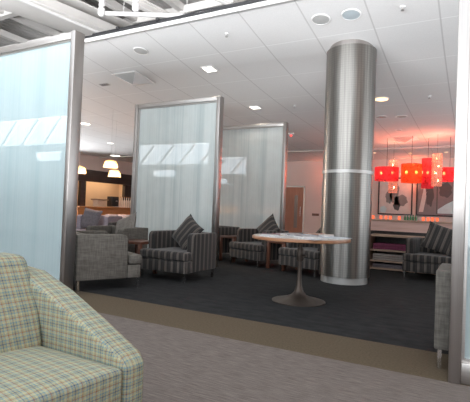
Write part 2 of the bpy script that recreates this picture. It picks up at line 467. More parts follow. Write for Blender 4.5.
# ------------------------------------------------------------------ column
c = empty('round_column', (-1.705, 6.69, 0), 0, 'round column clad in ribbed brushed steel between round table and red lamps', 'column')
obj('cladding', lathe(BM(), [(.37, .10), (.37, 1.625)], 192), M['column'], c, smooth=True)
obj('cladding', lathe(BM(), [(.37, 1.665), (.37, 3.50)], 192), M['column'], c, smooth=True)
obj('seam_ring', lathe(BM(), [(.36, 1.62), (.382, 1.622), (.382, 1.668), (.36, 1.67)], 72), M['satin'], c, smooth=True)
obj('base_ring', lathe(BM(), [(.345, 0), (.345, .105)], 96), M['satin'], c, smooth=True)
obj('top_collar', lathe(BM(), [(.33, 3.49), (.33, 3.60)], 72), M['steel'], c, smooth=True)

# ------------------------------------------------------------------ club armchairs
def club_chair(mat, legm=M['chrome'], W=.80, D=.80, HT=.665):
    r_ = empty('club_armchair')
    h = W / 2; d = D / 2
    pts = [(-h + .004, -d + .01), (h - .004, -d + .01), (h - .004, -d + .18), (h - .118, -d + .18), (h - .118, d - .012), (-h + .118, d - .012), (-h + .118, -d + .18), (-h + .004, -d + .18)]
    obj('seat_base', loft(BM(), [[(x, y, .13) for x, y in pts], [(x, y, .287) for x, y in pts]]), mat, r_, bevel=.010)
    bm = BM()
    pts = [(-h, -d - .01), (h, -d - .01), (h, -d + .17), (h - .12, -d + .17), (h - .12, d - .15), (-h + .12, d - .15), (-h + .12, -d + .17), (-h, -d + .17)]
    loft(bm, [[(x, y, .29) for x, y in pts], [(x, y, .415) for x, y in pts]])
    obj('seat_cushion', bm, mat, r_, bevel=.035, seg=3)
    for s in (-1, 1):
        bm = BM()
        # arm profile in YZ, rounded upper front corner
        pf = [(d, .13), (d, HT)]
        for k in range(6):
            a = PI / 2 * k / 5
            pf.append((-d + .185 + .07 * (1 - math.sin(a)), HT - .07 * (1 - math.cos(a))))
        pf.append((-d + .185, .13))
        x0, x1 = (s * h, s * (h - .115))
        loft(bm, [[(x0, y, z) for y, z in pf], [(x1, y, z) for y, z in pf]])
        obj('arm', bm, mat, r_, bevel=.012)
    obj('backrest', bx(-h + .117, h - .117, d - .15, d, .29, HT), mat, r_, bevel=.02)
    for sx in (-1, 1):
        for sy in (-1, 1):
            x = sx * (h - .035); y = sy * (d - .035)
            obj('leg', bx(x - .013, x + .013, y - .013, y + .013, 0, .135), legm, r_)
    return r_

def place(proto, x, y, rz, label, cat='armchair', first=False, group=None):
    o = proto if first else copy_tree(proto)
    o.location = (x, y, 0); o.rotation_euler = (0, 0, rz)
    for k in ('group',):
        if k in o.keys(): del o[k]
    return tag(o, label, cat, group)

SC = club_chair(M['stripe'])
R = math.radians
place(SC, -3.78, 5.30, 0, 'dark striped velvet armchair nearest the viewer, square, right of a wooden side table', first=True)
place(SC, -4.80, 7.92, R(-16), 'dark striped armchair half hidden behind the steel post of the nearer pale screen')
place(SC, -3.56, 7.56, R(-20), 'dark striped armchair behind the left edge of the round magazine table')
place(SC, -2.38, 7.16, R(-20), 'dark striped armchair mostly hidden between the round table and the steel column')
place(SC, -.56, 8.02, R(-8), 'dark striped armchair at the right, in front of the low wooden rack and red lamps')
GC = club_chair(M['grey'])
place(GC, -4.17, 4.13, R(180 - 26), 'grey woven armchair seen from its side, close behind the left glass screen post', first=True)
place(GC, -5.14, 5.36, 0, 'grey woven armchair holding a pale cushion, left of the wooden side table')
place(GC, .185, 3.70, R(180), 'grey woven armchair edge with steel legs beside the right screen post')
LC = club_chair(M['lavender'], M['blackpl'], .86, .82, .76)
place(LC, -7.95, 7.75, R(12), 'lavender grey armchair farthest left, with a dark purple cushion on it', first=True)
place(LC, -8.45, 9.15, R(12), 'lavender grey armchair farthest back at the left, behind the black armchair')
BC = club_chair(M['black'], M['blackpl'], .74, .74, .62)
place(BC, -7.05, 7.75, R(8), 'black patterned armchair at the left behind the grey chairs', first=True)

# scatter cushions
def cushion(mat, x, y, z, rz, tilt, spin, label, s=.46):
    o = obj('scatter_cushion', pillow(s), mat, None, (x, y, z), smooth=True)
    o.rotation_mode = 'QUATERNION'
    o.rotation_quaternion = (Matrix.Rotation(rz, 3, 'Z') @ Matrix.Rotation(tilt, 3, 'X') @ Matrix.Rotation(spin, 3, 'Y')).to_quaternion()
    return tag(o, label, 'cushion')
cushion(M['stripe'], -3.70, 5.38, .65, R(-12), R(-24), R(31), 'striped cushion balanced on a corner in the nearest striped armchair')
cushion(M['grey_light'], -5.03, 5.52, .645, R(-12), R(-24), R(68), 'pale grey cushion leaning in the grey armchair beside the wooden side table')
cushion(M['stripe'], -4.92, 7.98, .73, R(-30), R(-18), R(45), 'striped cushion peeking up beside the steel post of the nearer pale screen', .42)
cushion(M['stripe'], -3.40, 7.62, .68, R(-22), R(-20), R(45), 'striped cushion standing on its corner behind the left edge of the round table')
cushion(M['stripe'], -2.16, 7.22, .64, R(-22), R(-22), R(35), 'striped cushion just left of the steel column, mostly hidden')
cushion(M['stripe'], -.46, 7.90, .68, R(10), R(-28), R(20), 'large striped cushion leaning in the right-hand striped armchair', .50)
cushion(M['purple'], -8.02, 7.60, .66, R(12), R(-14), R(8), 'dark purple cushion tipped in the far left lavender armchair', .52)

# ------------------------------------------------------------------ side tables
def side_table():
    r_ = empty('side_table')
    w = .21
    obj('tabletop', bx(-w, w, -w, w, .46, .50), M['redwood'], r_, bevel=.004)
    for sx in (-1, 1):
        for sy in (-1, 1):
            obj('leg', bx(sx * w - (.05 if sx > 0 else 0), sx * w + (.05 if sx < 0 else 0), sy * w - (.05 if sy > 0 else 0), sy * w + (.05 if sy < 0 else 0), 0, .46), M['redwood_z'], r_, bevel=.003)
    return r_
ST = side_table()
place(ST, -4.44, 5.18, 0, 'small reddish wooden side table between the grey armchair and nearest striped armchair', 'side table', True)
place(ST, -4.18, 7.74, R(-18), 'small reddish wooden side table just right of the nearer pale screen post', 'side table')
place(ST, -2.97, 7.35, R(-20), 'small reddish wooden side table seen under the round magazine table', 'side table')

# ------------------------------------------------------------------ round pedestal table
TX, TY = -1.745, 4.84
t_ = empty('pedestal_table', (TX, TY, 0), 0, 'round wood-edged pedestal table spread with magazines, trumpet base on dark carpet', 'table')
tt_ = obj('tabletop', lathe(BM(), [(.54, .702), (.56, .708), (.562, .722), (.56, .736), (.55, .74)], 72), M['tablewood'], t_, smooth=True)
obj('table_surface', lathe(BM(), [(.548, .7402), (.548, .7415)], 72), M['tabletop'], tt_)
obj('pedestal', lathe(BM(), [(.305, 0), (.305, .008), (.25, .022), (.15, .045), (.085, .075), (.052, .115), (.034, .18), (.025, .28), (.023, .40), (.023, .66), (.05, .69), (.14, .70)], 48), M['bronze'], t_, smooth=True)
pc_ = obj('pole_collar', lathe(BM(), [(.036, .46), (.040, .47), (.040, .60), (.036, .61)], 24), M['bronze'], t_, smooth=True)
obj('collar_knob', tube(BM(), [(.03, -.02, .53), (.09, -.05, .53)], .012, 10), M['bronze'], pc_, smooth=True)

def mag_cover(name, a, b, c):
    t = NT(name); n = t.noise(t.coord(), 11, 2, .4)
    return t.done(t.bsdf(t.ramp(n, [(.0, a), (.46, b), (.56, c)], 'CONSTANT'), .45))
MC = [mag_cover('cover_dark', (.06, .05, .06), (.10, .08, .09), (.32, .05, .06)), mag_cover('cover_white', (.50, .50, .51), (.40, .40, .42), (.60, .60, .59)),
      mag_cover('cover_blue', (.30, .35, .41), (.42, .46, .50), (.58, .59, .60)), mag_cover('cover_brown', (.30, .17, .12), (.38, .24, .18), (.26, .14, .10)), mag_cover('cover_grey', (.16, .15, .16), (.24, .23, .24), (.40, .38, .38))]
def magazine(px, py, z, rz, w, l, th, m, label):
    r_ = empty('magazine', (TX + px, TY + py, z), rz, label, 'magazine', 'magazines on the round table')
    obj('page_block', bx(-w / 2 + .003, w / 2 - .003, -l / 2 + .003, l / 2 - .003, .0012, th - .0012), M['paper'], r_)
    bm = BM(); box(bm, -w / 2, w / 2, -l / 2, l / 2, th - .0012, th); box(bm, -w / 2, w / 2, -l / 2, l / 2, 0, .0012); box(bm, -w / 2 - .001, -w / 2, -l / 2, l / 2, 0, th)
    obj('cover', bm, m, r_)
Z0 = .7420
magazine(-.37, -.02, Z0, R(20), .22, .29, .010, MC[0], 'dark magazine with red patches at the left edge of the round table')
magazine(-.16, -.36, Z0, R(75), .22, .30, .006, MC[1], 'white magazine lying at the front left of the round table')
magazine(-.25, .31, Z0, R(-15), .23, .30, .012, MC[4], 'grey magazine lying at the back left of the round table')
magazine(.08, .37, Z0, R(70), .24, .32, .016, MC[2], 'pale blue magazine at the back of the table, under the brown folder')
magazine(.09, .37, Z0 + .0165, R(55), .23, .31, .012, MC[3], 'brown folder lying topmost at the back of the round table')
magazine(.0, .0, Z0, R(38), .28, .34, .010, MC[1], 'white newspaper lying in the middle of the round table')
magazine(.01, .01, Z0 + .0105, R(60), .22, .28, .007, MC[4], 'grey magazine lying on the white newspaper')
magazine(.37, .10, Z0, R(-10), .26, .36, .008, MC[2], 'pale blue newspaper at the right side of the round table')
magazine(.24, -.35, Z0, R(65), .22, .29, .008, MC[1], 'white magazine at the right front edge of the round table')

# ------------------------------------------------------------------ plaid lounge chair
p_ = empty('lounge_armchair', (-1.55, 1.00, 0), R(84), 'large plaid armchair with sloping arms filling the lower left corner', 'armchair')
def arm(s):
    secs = []
    for y, xi, xo, zt in ((-.375, .335, .435, .405), (-.33, .33, .447, .44), (-.12, .315, .447, .53), (.10, .295, .435, .625), (.30, .275, .42, .695), (.44, .27, .40, .71)):
        secs.append([(s * xi, y, .10), (s * xo, y, .10), (s * xo, y, zt), (s * xi, y, zt)])
    return loft(BM(), secs)
for s in (-1, 1): obj('arm', arm(s), M['plaid'], p_, bevel=.022, seg=3)
bm = BM(); loft(bm, [[(-.315, -.335, .10), (.315, -.335, .10), (.285, .16, .10), (-.285, .16, .10)], [(-.315, -.335, .26), (.315, -.335, .26), (.285, .16, .26), (-.285, .16, .26)]])
obj('seat_base', bm, M['plaid'], p_, bevel=.01)
bm = BM()
n = 10
rows = []
for j in range(n + 1):
    y = -.375 + .525 * j / n; hw = .325 - .045 * j / n
    rows.append([(-hw + 2 * hw * i / n, y) for i in range(n + 1)])
top = [[bm.verts.new((x, y, .405 + .022 * (1 - (2 * i / n - 1) ** 4) * (1 - (2 * j / n - 1) ** 4))) for i, (x, y) in enumerate(rw)] for j, rw in enumerate(rows)]
bot = [[bm.verts.new((x, y, .262)) for x, y in rw] for rw in rows]
for j in range(n):
    for i in range(n):
        bm.faces.new((top[j][i], top[j][i + 1], top[j + 1][i + 1], top[j + 1][i])); bm.faces.new((bot[j][i], bot[j][i + 1], bot[j + 1][i + 1], bot[j + 1][i]))
for i in range(n):
    for e in (0, n):
        bm.faces.new((top[e][i], top[e][i + 1], bot[e][i + 1], bot[e][i])); bm.faces.new((top[i][e], top[i + 1][e], bot[i + 1][e], bot[i][e]))
obj('seat_cushion', bm, M['plaid'], p_, bevel=.018, seg=3)
secs = []
for z, yf, yb, hw in ((.27, .07, .40, .275), (.42, .085, .43, .29), (.55, .15, .45, .315), (.68, .235, .465, .315), (.775, .30, .48, .32)):
    secs.append([(-hw, yf, z), (hw, yf, z), (hw, yb, z), (-hw, yb, z)])
obj('backrest', loft(BM(), secs), M['plaid'], p_, bevel=.04, seg=4)
for sx in (-1, 1):
    for y in (-.28, .36): obj('leg', lathe(BM(), [(.016, 0), (.024, .10)], 12, cx=sx * .36, cy=y), M['chrome'], p_, smooth=True)

# ------------------------------------------------------------------ ceiling fittings
def on_ceiling(o, x, y):
    x *= K; y *= K
    s = (cz(y + .1) - cz(y - .1)) / .2
    o.location = (x, y, cz(y) - .001); o.rotation_euler = (math.atan(s), 0, 0)
    return o
M['lamp_white'] = emit('downlight_lens', (1, .93, .84), 3.5)
M['lamp_warm'] = emit('downlight_lens_warm', (1, .66, .34), 2.6)
def downlight(x, y, sq, label, size=.10, warm=False, power=18):
    r_ = on_ceiling(empty('ceiling_downlight', (0, 0, 0), 0, label, 'downlight', ), x, y)
    lm = M['lamp_warm'] if warm else M['lamp_white']
    if sq:
        bm = BM(); a = size; b = size + .022
        box(bm, -b, b, -b, -a, -.012, .0); box(bm, -b, b, a, b, -.012, 0); box(bm, -b, -a, -a, a, -.012, 0); box(bm, a, b, -a, a, -.012, 0)
        obj('trim_ring', bm, M['white'], r_); obj('lens', bx(-a, a, -a, a, -.008, -.001), lm, r_)
    else:
        obj('trim_ring', lathe(BM(), [(size, -.001), (size, -.012), (size + .02, -.008), (size + .022, -.001)], 28, cap=False), M['white'], r_, smooth=True)
        obj('lens', lathe(BM(), [(size, -.008), (size, -.001)], 28), lm, r_)
    l = bpy.data.lights.new('downlight_lamp', 'SPOT'); l.energy = power; l.spot_size = 2.5; l.spot_blend = .6; l.shadow_soft_size = .08
    l.color = (1, .78, .55) if warm else (1, .90, .78)
    link('downlight_lamp', l, r_, (0, 0, -.05))
downlight(-4.04, 6.34, True, 'square lit downlight above the top of the nearer pale screen')
downlight(-4.18, 8.44, True, 'square lit downlight above the farther pale screen')
downlight(-1.59, 8.58, False, 'warm round lit downlight just right of the steel column', .13, True)
downlight(-9.44, 8.59, False, 'lit round downlight just right of the left screen post', .14)
downlight(-11.08, 11.23, False, 'faint lit downlight at left, between the nearer and farther left downlights', .11)
downlight(-13.53, 14.03, False, 'lit downlight over the left pendant lamps near the bar', .22, power=40)
for x, y, lb in ((-3.0, 15.24, 'tiny lit downlight farthest left over the red pendants'), (-1.89, 15.49, 'tiny lit downlight in the middle over the red pendants'), (-.82, 15.51, 'tiny lit downlight farthest right over the red pendants')):
    downlight(x, y, False, lb, .06, True, 8)
def speaker(x, y, m, label, rad=.115, dark=False):
    r_ = on_ceiling(empty('ceiling_speaker', (0, 0, 0), 0, label, 'ceiling speaker'), x, y)
    obj('rim', lathe(BM(), [(rad, -.001), (rad, -.012), (rad + .014, -.009), (rad + .017, -.001)], 32, cap=False), M['white'], r_, smooth=True)
    obj('grille', lathe(BM(), [(0, -.011), (rad * .7, -.010), (rad, -.006)], 32, cap=False), m, r_, smooth=True)
speaker(-4.82, 5.47, M['greypl'], 'round grey ceiling speaker near the ceiling edge, left of the square vent light')
speaker(-1.81, 5.48, M['greypl'], 'round grey ceiling speaker above the column, left of a bluish one')
speaker(-1.42, 5.49, M['bluepl'], 'round bluish ceiling disc above the column, right of the grey speaker')
speaker(-1.83, 9.93, M['greypl'], 'pale oval ceiling disc right of the column below the warm downlight')
speaker(-1.42, 10.01, M['greypl'], 'grey oval ceiling disc farther right below the warm downlight')
speaker(-1.68, 11.42, M['darkgrey'], 'small dark ceiling disc in front of the far square vent', .07)
speaker(-.70, 14.28, M['greypl'], 'pale ceiling disc over the tall red pendant near the right post', .12)
def vent(x, y, s, label):
    r_ = on_ceiling(empty('ceiling_vent', (0, 0, 0), 0, label, 'ceiling vent'), x, y)
    bm = BM(); b = s + .03
    box(bm, -b, b, -b, -s, -.012, 0); box(bm, -b, b, s, b, -.012, 0); box(bm, -b, -s, -s, s, -.012, 0); box(bm, s, b, -s, s, -.012, 0)
    obj('frame', bm, M['white'], r_)
    for k in range(4):
        Mz = Matrix.Rotation(k * PI / 2, 4, 'Z'); bm = BM()
        vs = [Mz @ Vector(v) for v in ((-s, -s, -.004), (s, -s, -.004), (0, 0, -.12), (-s, -s, -.0005), (s, -s, -.0005), (0, 0, -.117))]
        v = [bm.verts.new(q) for q in vs]
        bm.faces.new(v[:3]); bm.faces.new(v[3:])
        for i in range(3): bm.faces.new((v[i], v[(i + 1) % 3], v[3 + (i + 1) % 3], v[3 + i]))
        obj('deflector', bm, M['white'] if k else M['greypl'], r_)
vent(-5.71, 6.31, .27, 'square white ceiling vent with a pyramid face at the upper left')
vent(-1.69, 12.69, .30, 'square ceiling vent far back above the red pendant lamps')
def sprinkler(x, y, label):
    r_ = on_ceiling(empty('sprinkler', (0, 0, 0), 0, label, 'sprinkler'), x, y)
    obj('plate', lathe(BM(), [(.035, 0), (.03, -.01), (.01, -.014)], 16), M['white'], r_, smooth=True)
    obj('head', lathe(BM(), [(.01, -.014), (.01, -.04), (.022, -.045), (.022, -.05)], 12), M['satin'], r_, smooth=True)
sprinkler(-3.19, 5.43, 'small sprinkler head near the ceiling edge, left of centre')
sprinkler(-.81, 5.52, 'small sprinkler head at the top right near the ceiling edge')
sprinkler(-.76, 8.65, 'small sprinkler head right of the warm downlight')
sprinkler(-3.32, 8.54, 'small sprinkler head just left of the column top')
g = on_ceiling(empty('ceiling_grille', (0, 0, 0), 0, 'small grey slotted ceiling grille left of the square vent', 'grille'), -6.52, 6.38)
bm = BM(); box(bm, -.12, .12, -.05, .05, -.008, 0); obj('plate', bm, M['greypl'], g)
bm = BM()
for k in range(4): box(bm, -.10, .10, -.04 + k * .022, -.028 + k * .022, -.011, -.008)
obj('slot', bm, M['darkgrey'], g)
g = on_ceiling(empty('smoke_detector', (0, 0, 0), 0, 'small ceiling sensor with a red light beside the farther pale screen', 'smoke detector'), -4.41, 11.17)
obj('body', lathe(BM(), [(.09, 0), (.09, -.03), (.06, -.05), (0, -.055)], 24, cap=False), M['white'], g, smooth=True)
obj('indicator', lathe(BM(), [(.03, -.05), (.03, -.075), (0, -.085)], 12), emit('red_indicator', (1, .05, .04), 4), g)

# ------------------------------------------------------------------ red pendant lamps
def shade_mat(name, c, e, base, see=None, sf=.45):
    t = NT(name); x, y, z = t.xyz(t.coord())
    em = t.add('ShaderNodeEmission', {'Color': e, 'Strength': base})
    d = t.add('ShaderNodeBsdfDiffuse', {'Color': c}); tr = t.add('ShaderNodeBsdfTranslucent', {'Color': c}); tp = t.add('ShaderNodeBsdfTransparent', {'Color': see or c})
    n = t.noise(t.mapping(t.coord(), (9, 9, 9)), 1, 3)
    sf = t.ramp(n, [(.35, (sf * .6,) * 3), (.65, (min(1, sf * 1.4),) * 3)])
    m1 = t.add('ShaderNodeMixShader', {0: .5, 1: d.outputs[0], 2: tr.outputs[0]}); m2 = t.add('ShaderNodeMixShader', {0: sf, 1: m1.outputs[0], 2: tp.outputs[0]})
    a = t.add('ShaderNodeAddShader', {0: m2.outputs[0], 1: em.outputs[0]})
    return t.done(a)
M['shade_red'] = shade_mat('red_organza', (.62, .10, .14), (1, .08, .12), .05, (1, .50, .42), .42)
M['shade_orange'] = shade_mat('orange_organza', (.80, .15, .07), (1, .12, .03), .10, (1, .62, .38), .5)
M['bulb'] = emit('bulb_glow', (1, .50, .22), 22)
M['crystal'] = shade_mat('crystal_beads', (.85, .60, .52), (1, .42, .28), .12)
def drum(x, y, z0, z1, rad, m, label, bulbs=2, power=15):
    x *= 1.2; y *= 1.2; rad *= 1.2; z0 = H + (z0 - H) * 1.2; z1 = H + (z1 - H) * 1.2
    r_ = empty('drum_pendant', (x, y, 0), 0, label, 'pendant lamp')
    obj('shade', lathe(BM(), [(rad, z0), (rad, z1), (rad - .006, z1), (rad - .006, z0), (rad, z0)], 40, cap=False), m, r_, smooth=True)
    obj('cord', tube(BM(), [(0, 0, z1 - .02), (0, 0, cz(y))], .006, 6), M['blackpl'], r_)
    obj('spider', tube(BM(), [(-rad + .004, 0, z1 - .01), (rad - .004, 0, z1 - .01)], .005, 6), M['chrome'], r_)
    for k in range(bulbs):
        bx_ = (k - (bulbs - 1) / 2) * rad * .95
        obj('bulb', lathe(BM(), [(0, -.04), (.03, -.02), (.036, .01), (.02, .05), (0, .06)], 14), M['bulb'], r_, (bx_, 0, (z0 + z1) / 2 + .02), smooth=True)
    l = bpy.data.lights.new('lamp_glow', 'POINT'); l.energy = power; l.color = (1, .17, .08); l.shadow_soft_size = .12
    link('lamp_glow', l, r_, (0, 0, z1 - .10))
    return r_
drum(-1.86, 11.0, 1.86, 2.18, .275, M['shade_red'], 'wide red drum pendant lamp nearest the steel column')
drum(-1.28, 10.8, 1.80, 2.23, .225, M['shade_orange'], 'glowing orange red drum pendant lamp, second from the column')
drum(-.97, 11.2, 1.70, 2.40, .135, M['shade_red'], 'tall narrow red pendant lamp left of the crystal column lamp', 3)
drum(-.50, 11.1, 1.86, 2.16, .24, M['shade_red'], 'red drum pendant lamp farthest right, partly behind the screen post')
def crystal(x, y, z0, z1, rad, label, power=12):
    x *= 1.2; y *= 1.2; rad *= 1.2; z0 = H + (z0 - H) * 1.2; z1 = H + (z1 - H) * 1.2
    r_ = empty('crystal_pendant', (x, y, 0), 0, label, 'pendant lamp')
    nt = 15
    for k in range(nt):
        z = z0 + (z1 - z0) * k / (nt - 1); bm = BM()
        rr = rad * (.92 + .08 * (k % 2))
        for i in range(14):
            a = 2 * PI * i / 14
            bmesh.ops.create_icosphere(bm, subdivisions=1, radius=.023, matrix=Matrix.Translation((rr * math.cos(a), rr * math.sin(a), z)) @ Matrix.Diagonal((1, 1, 1.4, 1)))
        obj('bead_tier', bm, M['crystal'], r_)
    obj('frame', tube(BM(), [(0, 0, z0), (0, 0, cz(y))], .008, 6), M['chrome'], r_)
    for k in range(4): obj('bulb', lathe(BM(), [(0, -.03), (.022, 0), (0, .04)], 10), M['bulb'], r_, (.03 * (-1) ** k, 0, z0 + (z1 - z0) * (.15 + .24 * k)))
    l = bpy.data.lights.new('lamp_glow', 'POINT'); l.energy = power; l.color = (1, .4, .25); l.shadow_soft_size = .08
    link('lamp_glow', l, r_, (0, 0, z1 + .1))
crystal(-.74, 10.7, 1.74, 2.42, .10, 'tall lit crystal bead pendant lamp hanging right of the narrow red lamp')
crystal(-1.80, 11.6, 1.62, 2.40, .10, 'lit crystal bead pendant lamp hanging behind the left red drum')

# ------------------------------------------------------------------ far wall: door, switch, pictures, ledge
d_ = structure(empty('door_1', (-7.30, YB, 0)))
fr = BM(); box(fr, -.06, 0, -.03, 0, 0, 2.16); box(fr, .87, .93, -.03, 0, 0, 2.16); box(fr, -.06, .93, -.03, 0, 2.10, 2.16)
obj('door_frame', fr, M['steel'], d_)
dl_ = obj('door_leaf', bx(0, .87, -.02, 0, 0, 2.10), M['doorwood'], d_)
obj('vision_panel', bx(.47, .62, -.028, -.02, .35, 1.75), M['vision'], dl_)
obj('door_handle', tube(BM(), [(.76, -.06, .85), (.76, -.06, 1.25)], .018, 8), M['chrome'], dl_)
w_ = tag(obj('wall_plate', bx(-6.02, -5.72, YB - .03, YB, .90, 1.0), M['redwood']), 'small dark plate on the far wall between the door and the column', 'wall plate')

def picture(x0, x1, z0, z1, label, blobs, bg):
    r_ = empty('framed_picture', ((x0 + x1) / 2, YB, (z0 + z1) / 2), 0, label, 'picture')
    w = (x1 - x0) / 2; h = (z1 - z0) / 2; t = .045
    fr = BM(); box(fr, -w, w, -.05, 0, -h, -h + t); box(fr, -w, w, -.05, 0, h - t, h); box(fr, -w, -w + t, -.05, 0, -h + t, h - t); box(fr, w - t, w, -.05, 0, -h + t, h - t)
    obj('frame', fr, M['blackpl'], r_)
    pr_ = obj('print', bx(-w + t, w - t, -.02, -.002, -h + t, h - t), bg, r_)
    for pts, m in blobs:
        bm = BM(); A = [bm.verts.new((x * w * .9, -.0225, z * h * .9)) for x, z in pts]; B = [bm.verts.new((x * w * .9, -.0202, z * h * .9)) for x, z in pts]
        bm.faces.new(A); bm.faces.new(B)
        for i in range(len(A)): bm.faces.new((A[i], A[(i + 1) % len(A)], B[(i + 1) % len(A)], B[i]))
        obj('printed_shape', bm, m, pr_)
def blob(cx, cz_, rx, rz, n=18, j=.15): return [(cx + rx * math.cos(2 * PI * i / n) * (1 + j * math.sin(i * 2.1 + cx * 9)), cz_ + rz * math.sin(2 * PI * i / n) * (1 + j * math.cos(i * 1.7))) for i in range(n)]
M['ink'] = plain('print_dark', (.06, .06, .06), .4); M['ink2'] = plain('print_grey', (.17, .165, .16), .4); M['pbg'] = plain('print_pale', (.52, .47, .44), .35); M['pbg2'] = plain('print_mid', (.16, .14, .14), .3); M['teal'] = plain('teal_print_and_reflection', (.42, .58, .60), .35)
picture(-3.33, -2.06, 1.07, 2.52, 'black framed picture of dark rounded shapes on a pale ground, nearer the column', [(blob(-.05, .25, .30, .75), M['ink2']), (blob(.38, -.25, .42, .33), M['ink2']), (blob(-.40, -.05, .22, .40), M['ink2']), (blob(.12, -.55, .22, .30), M['ink']), (blob(-.75, -.8, .22, .2), M['teal'])], M['pbg'])
picture(-1.93, -.55, 1.07, 2.62, 'black framed dark picture with a pale teal reflection painted in one corner, right of the pale picture', [([(.02, -1), (.08, -1), (.08, 1), (.02, 1)], M['ink']), ([(.10, -.95), (.95, -.95), (.95, -.25), (.55, -.45), (.10, -.75)], M['teal']), ([(-.95, -.9), (-.7, -.9), (-.45, .5), (-.6, .9)], M['pbg']), (blob(-.35, .1, .22, .7), M['ink']), (blob(.5, .3, .35, .4), M['ink'])], M['pbg2'])  # teal corner shape is a reflection painted into the print

# low counter with ledge in the red corner, rack below
k_ = empty('bar_ledge', (-.75, 9.15, 0), 0, 'light wood counter with a ledge of candles below the pictures', 'counter')
obj('ledge_top', bx(-1.45, 3.2, -.12, .28, .915, .95), M['palewood'], k_, bevel=.004)
obj('front_panel', bx(-1.42, 3.17, -.10, .24, .72, .915), M['pinkwood'], k_)
obj('plinth', bx(-1.38, 3.15, .02, .22, .0, .72), M['darkwood'], k_)
M['candle'] = emit('candle_glow', (1, .30, .12), 3)
M['candle_glass'] = shade_mat('candle_glass', (.9, .35, .22), (1, .25, .10), .45)
xs = [-1.42, -1.34, -1.26, -1.18, -1.02, -.93, -.84, -.68, .42, .52, .62, .72]
for i, x in enumerate(xs):
    r_ = empty('candle_holder', ((-2.02 + (x + 1.42) * 1.0) if i < 8 else (-.84 + (x - .42) * .8), 9.10 + .04 * (i % 2), .95), 0, 'small lit orange candle glass on the ledge, %s' % ('in the cluster left of the green bottles' if i < 8 else 'in the row right of the green bottles'), 'candle', 'candles left of the green bottles' if i < 8 else 'candles right of the green bottles')
    obj('cup', lathe(BM(), [(.022, 0), (.028, .07), (.024, .07), (.018, .006)], 14, cap=False), M['candle_glass'], r_, smooth=True)
    obj('flame', lathe(BM(), [(0, .03), (.010, .04), (0, .065)], 8), M['candle'], r_)
for i in range(5):
    r_ = empty('green_bottle', (-1.17 + i * .05, 9.10, .95), 0, 'small dark green bottle in the row of five on the ledge', 'bottle', 'green bottles on the ledge')
    bb_ = obj('body', lathe(BM(), [(.022, 0), (.022, .055), (.009, .08), (.009, .10)], 14), M['green'], r_, smooth=True)
    obj('cap', lathe(BM(), [(.011, .10), (.011, .112)], 10), M['darkgrey'], bb_)
rk = empty('magazine_rack', (-.75, 8.72, 0), 0, 'low open wooden rack with purple and grey stacks, behind the right striped armchair', 'rack')
for x in (-.98, .6): obj('side_panel', bx(x, x + .035, -.2, .3, 0, .66), M['palewood'], rk)
for z in (.02, .16, .36, .63): obj('shelf', bx(-.94, .6, -.2 - (.03 if z == .63 else 0), .3, z, z + .03), M['palewood'], rk)
obj('back_panel', bx(-.94, .6, .28, .30, .05, .63), M['darkwood'], rk)
M['plum'] = woven_fabric('plum_cloth', (.12, .022, .05), (.18, .035, .08)); M['taupe'] = woven_fabric('taupe_cloth', (.22, .19, .17), (.30, .26, .24))
for x, w, z, h, m, lb in ((-.90, .68, .391, .11, M['plum'], 'plum folded cloth stack on the upper shelf of the low rack'), (-.20, .60, .391, .10, M['taupe'], 'taupe folded cloth stack right of the plum one on the low rack'), (-.90, 1.2, .191, .12, M['taupe'], 'long taupe folded cloth stack on the middle shelf of the low rack'), (-.90, .9, .051, .07, M['purple'], 'dark purple folded cloth stack on the bottom shelf of the low rack')):
    r_ = empty('folded_cloth', (-.75 + x, 8.72, z), 0, lb, 'cloth')
    nl = max(2, int(h / .035))
    for k in range(nl): obj('fold', bx(0, w, -.17, .22, k * h / nl, (k + 1) * h / nl - .002), m, r_, bevel=.008)

# ------------------------------------------------------------------ bar at the far left
b_ = empty('bar_canopy', (XL, 13.5, 0), 0, 'dark wooden bar surround with a deep fascia at the far left', 'bar')
obj('fascia', bx(-.05, .15, -.1, 4.2, 2.05, 2.58), M['darkwood'], b_, bevel=.006)
for y, w in ((-.1, .35), (.42, .30), (3.22, .55)): obj('post', bx(-.05, .12, y, y + w, 0, 2.05), M['darkwood'], b_, bevel=.006)
c_ = empty('bar_counter', (XL + .5, 13.3, 0), 0, 'orange wooden bar counter under the dark surround at far left', 'counter')
obj('counter_top', bx(-.35, .25, 0, 4.3, .86, .92), M['orangewood'], c_, bevel=.006)
obj('counter_front', bx(.1, .16, .02, 4.28, 0, .86), M['orangewood'], c_)
m_ = empty('coffee_machine', (XL + .42, 15.42, .92), 0, 'black coffee machine standing on the orange bar counter', 'coffee machine')
obj('body', bx(-.16, .16, -.02, .42, .04, .5), M['blackpl'], m_, bevel=.015)
obj('spout', bx(.16, .24, .14, .26, .26, .32), M['chrome'], m_); obj('drip_tray', bx(-.16, .24, 0, .40, 0, .04), M['chrome'], m_)
M['bottle_w'] = plain('pale_bottle', (.75, .66, .58), .25)
BT = empty('pale_bottle')
obj('body', lathe(BM(), [(.045, 0), (.048, .02), (.048, .32), (.018, .40), (.018, .48)], 16), M['bottle_w'], BT, smooth=True)
obj('cap', lathe(BM(), [(.02, .48), (.02, .52)], 12), M['orangewood'], BT)
for i in range(8):
    o = BT if i == 0 else copy_tree(BT)
    o.location = (XL + .40, 15.98 + i * .15, .92)
    tag(o, 'tall pale bottle in the row on the orange bar counter, right of the coffee machine', 'bottle', 'pale bottles on the bar counter')
s_ = empty('display_stand', (XL + .40, 14.42, .92), 0, 'pale display stand with a flat top on the bar counter, left of the coffee machine', 'stand')
obj('body', bx(-.14, .14, .10, .62, 0, .30), M['wall_bar'], s_); obj('stand_top', bx(-.18, .2, 0, .74, .30, .35), M['palewood'], s_, bevel=.005)
M['pend'] = shade_mat('cream_lamp_glass', (.9, .72, .48), (1, .66, .34), .35)
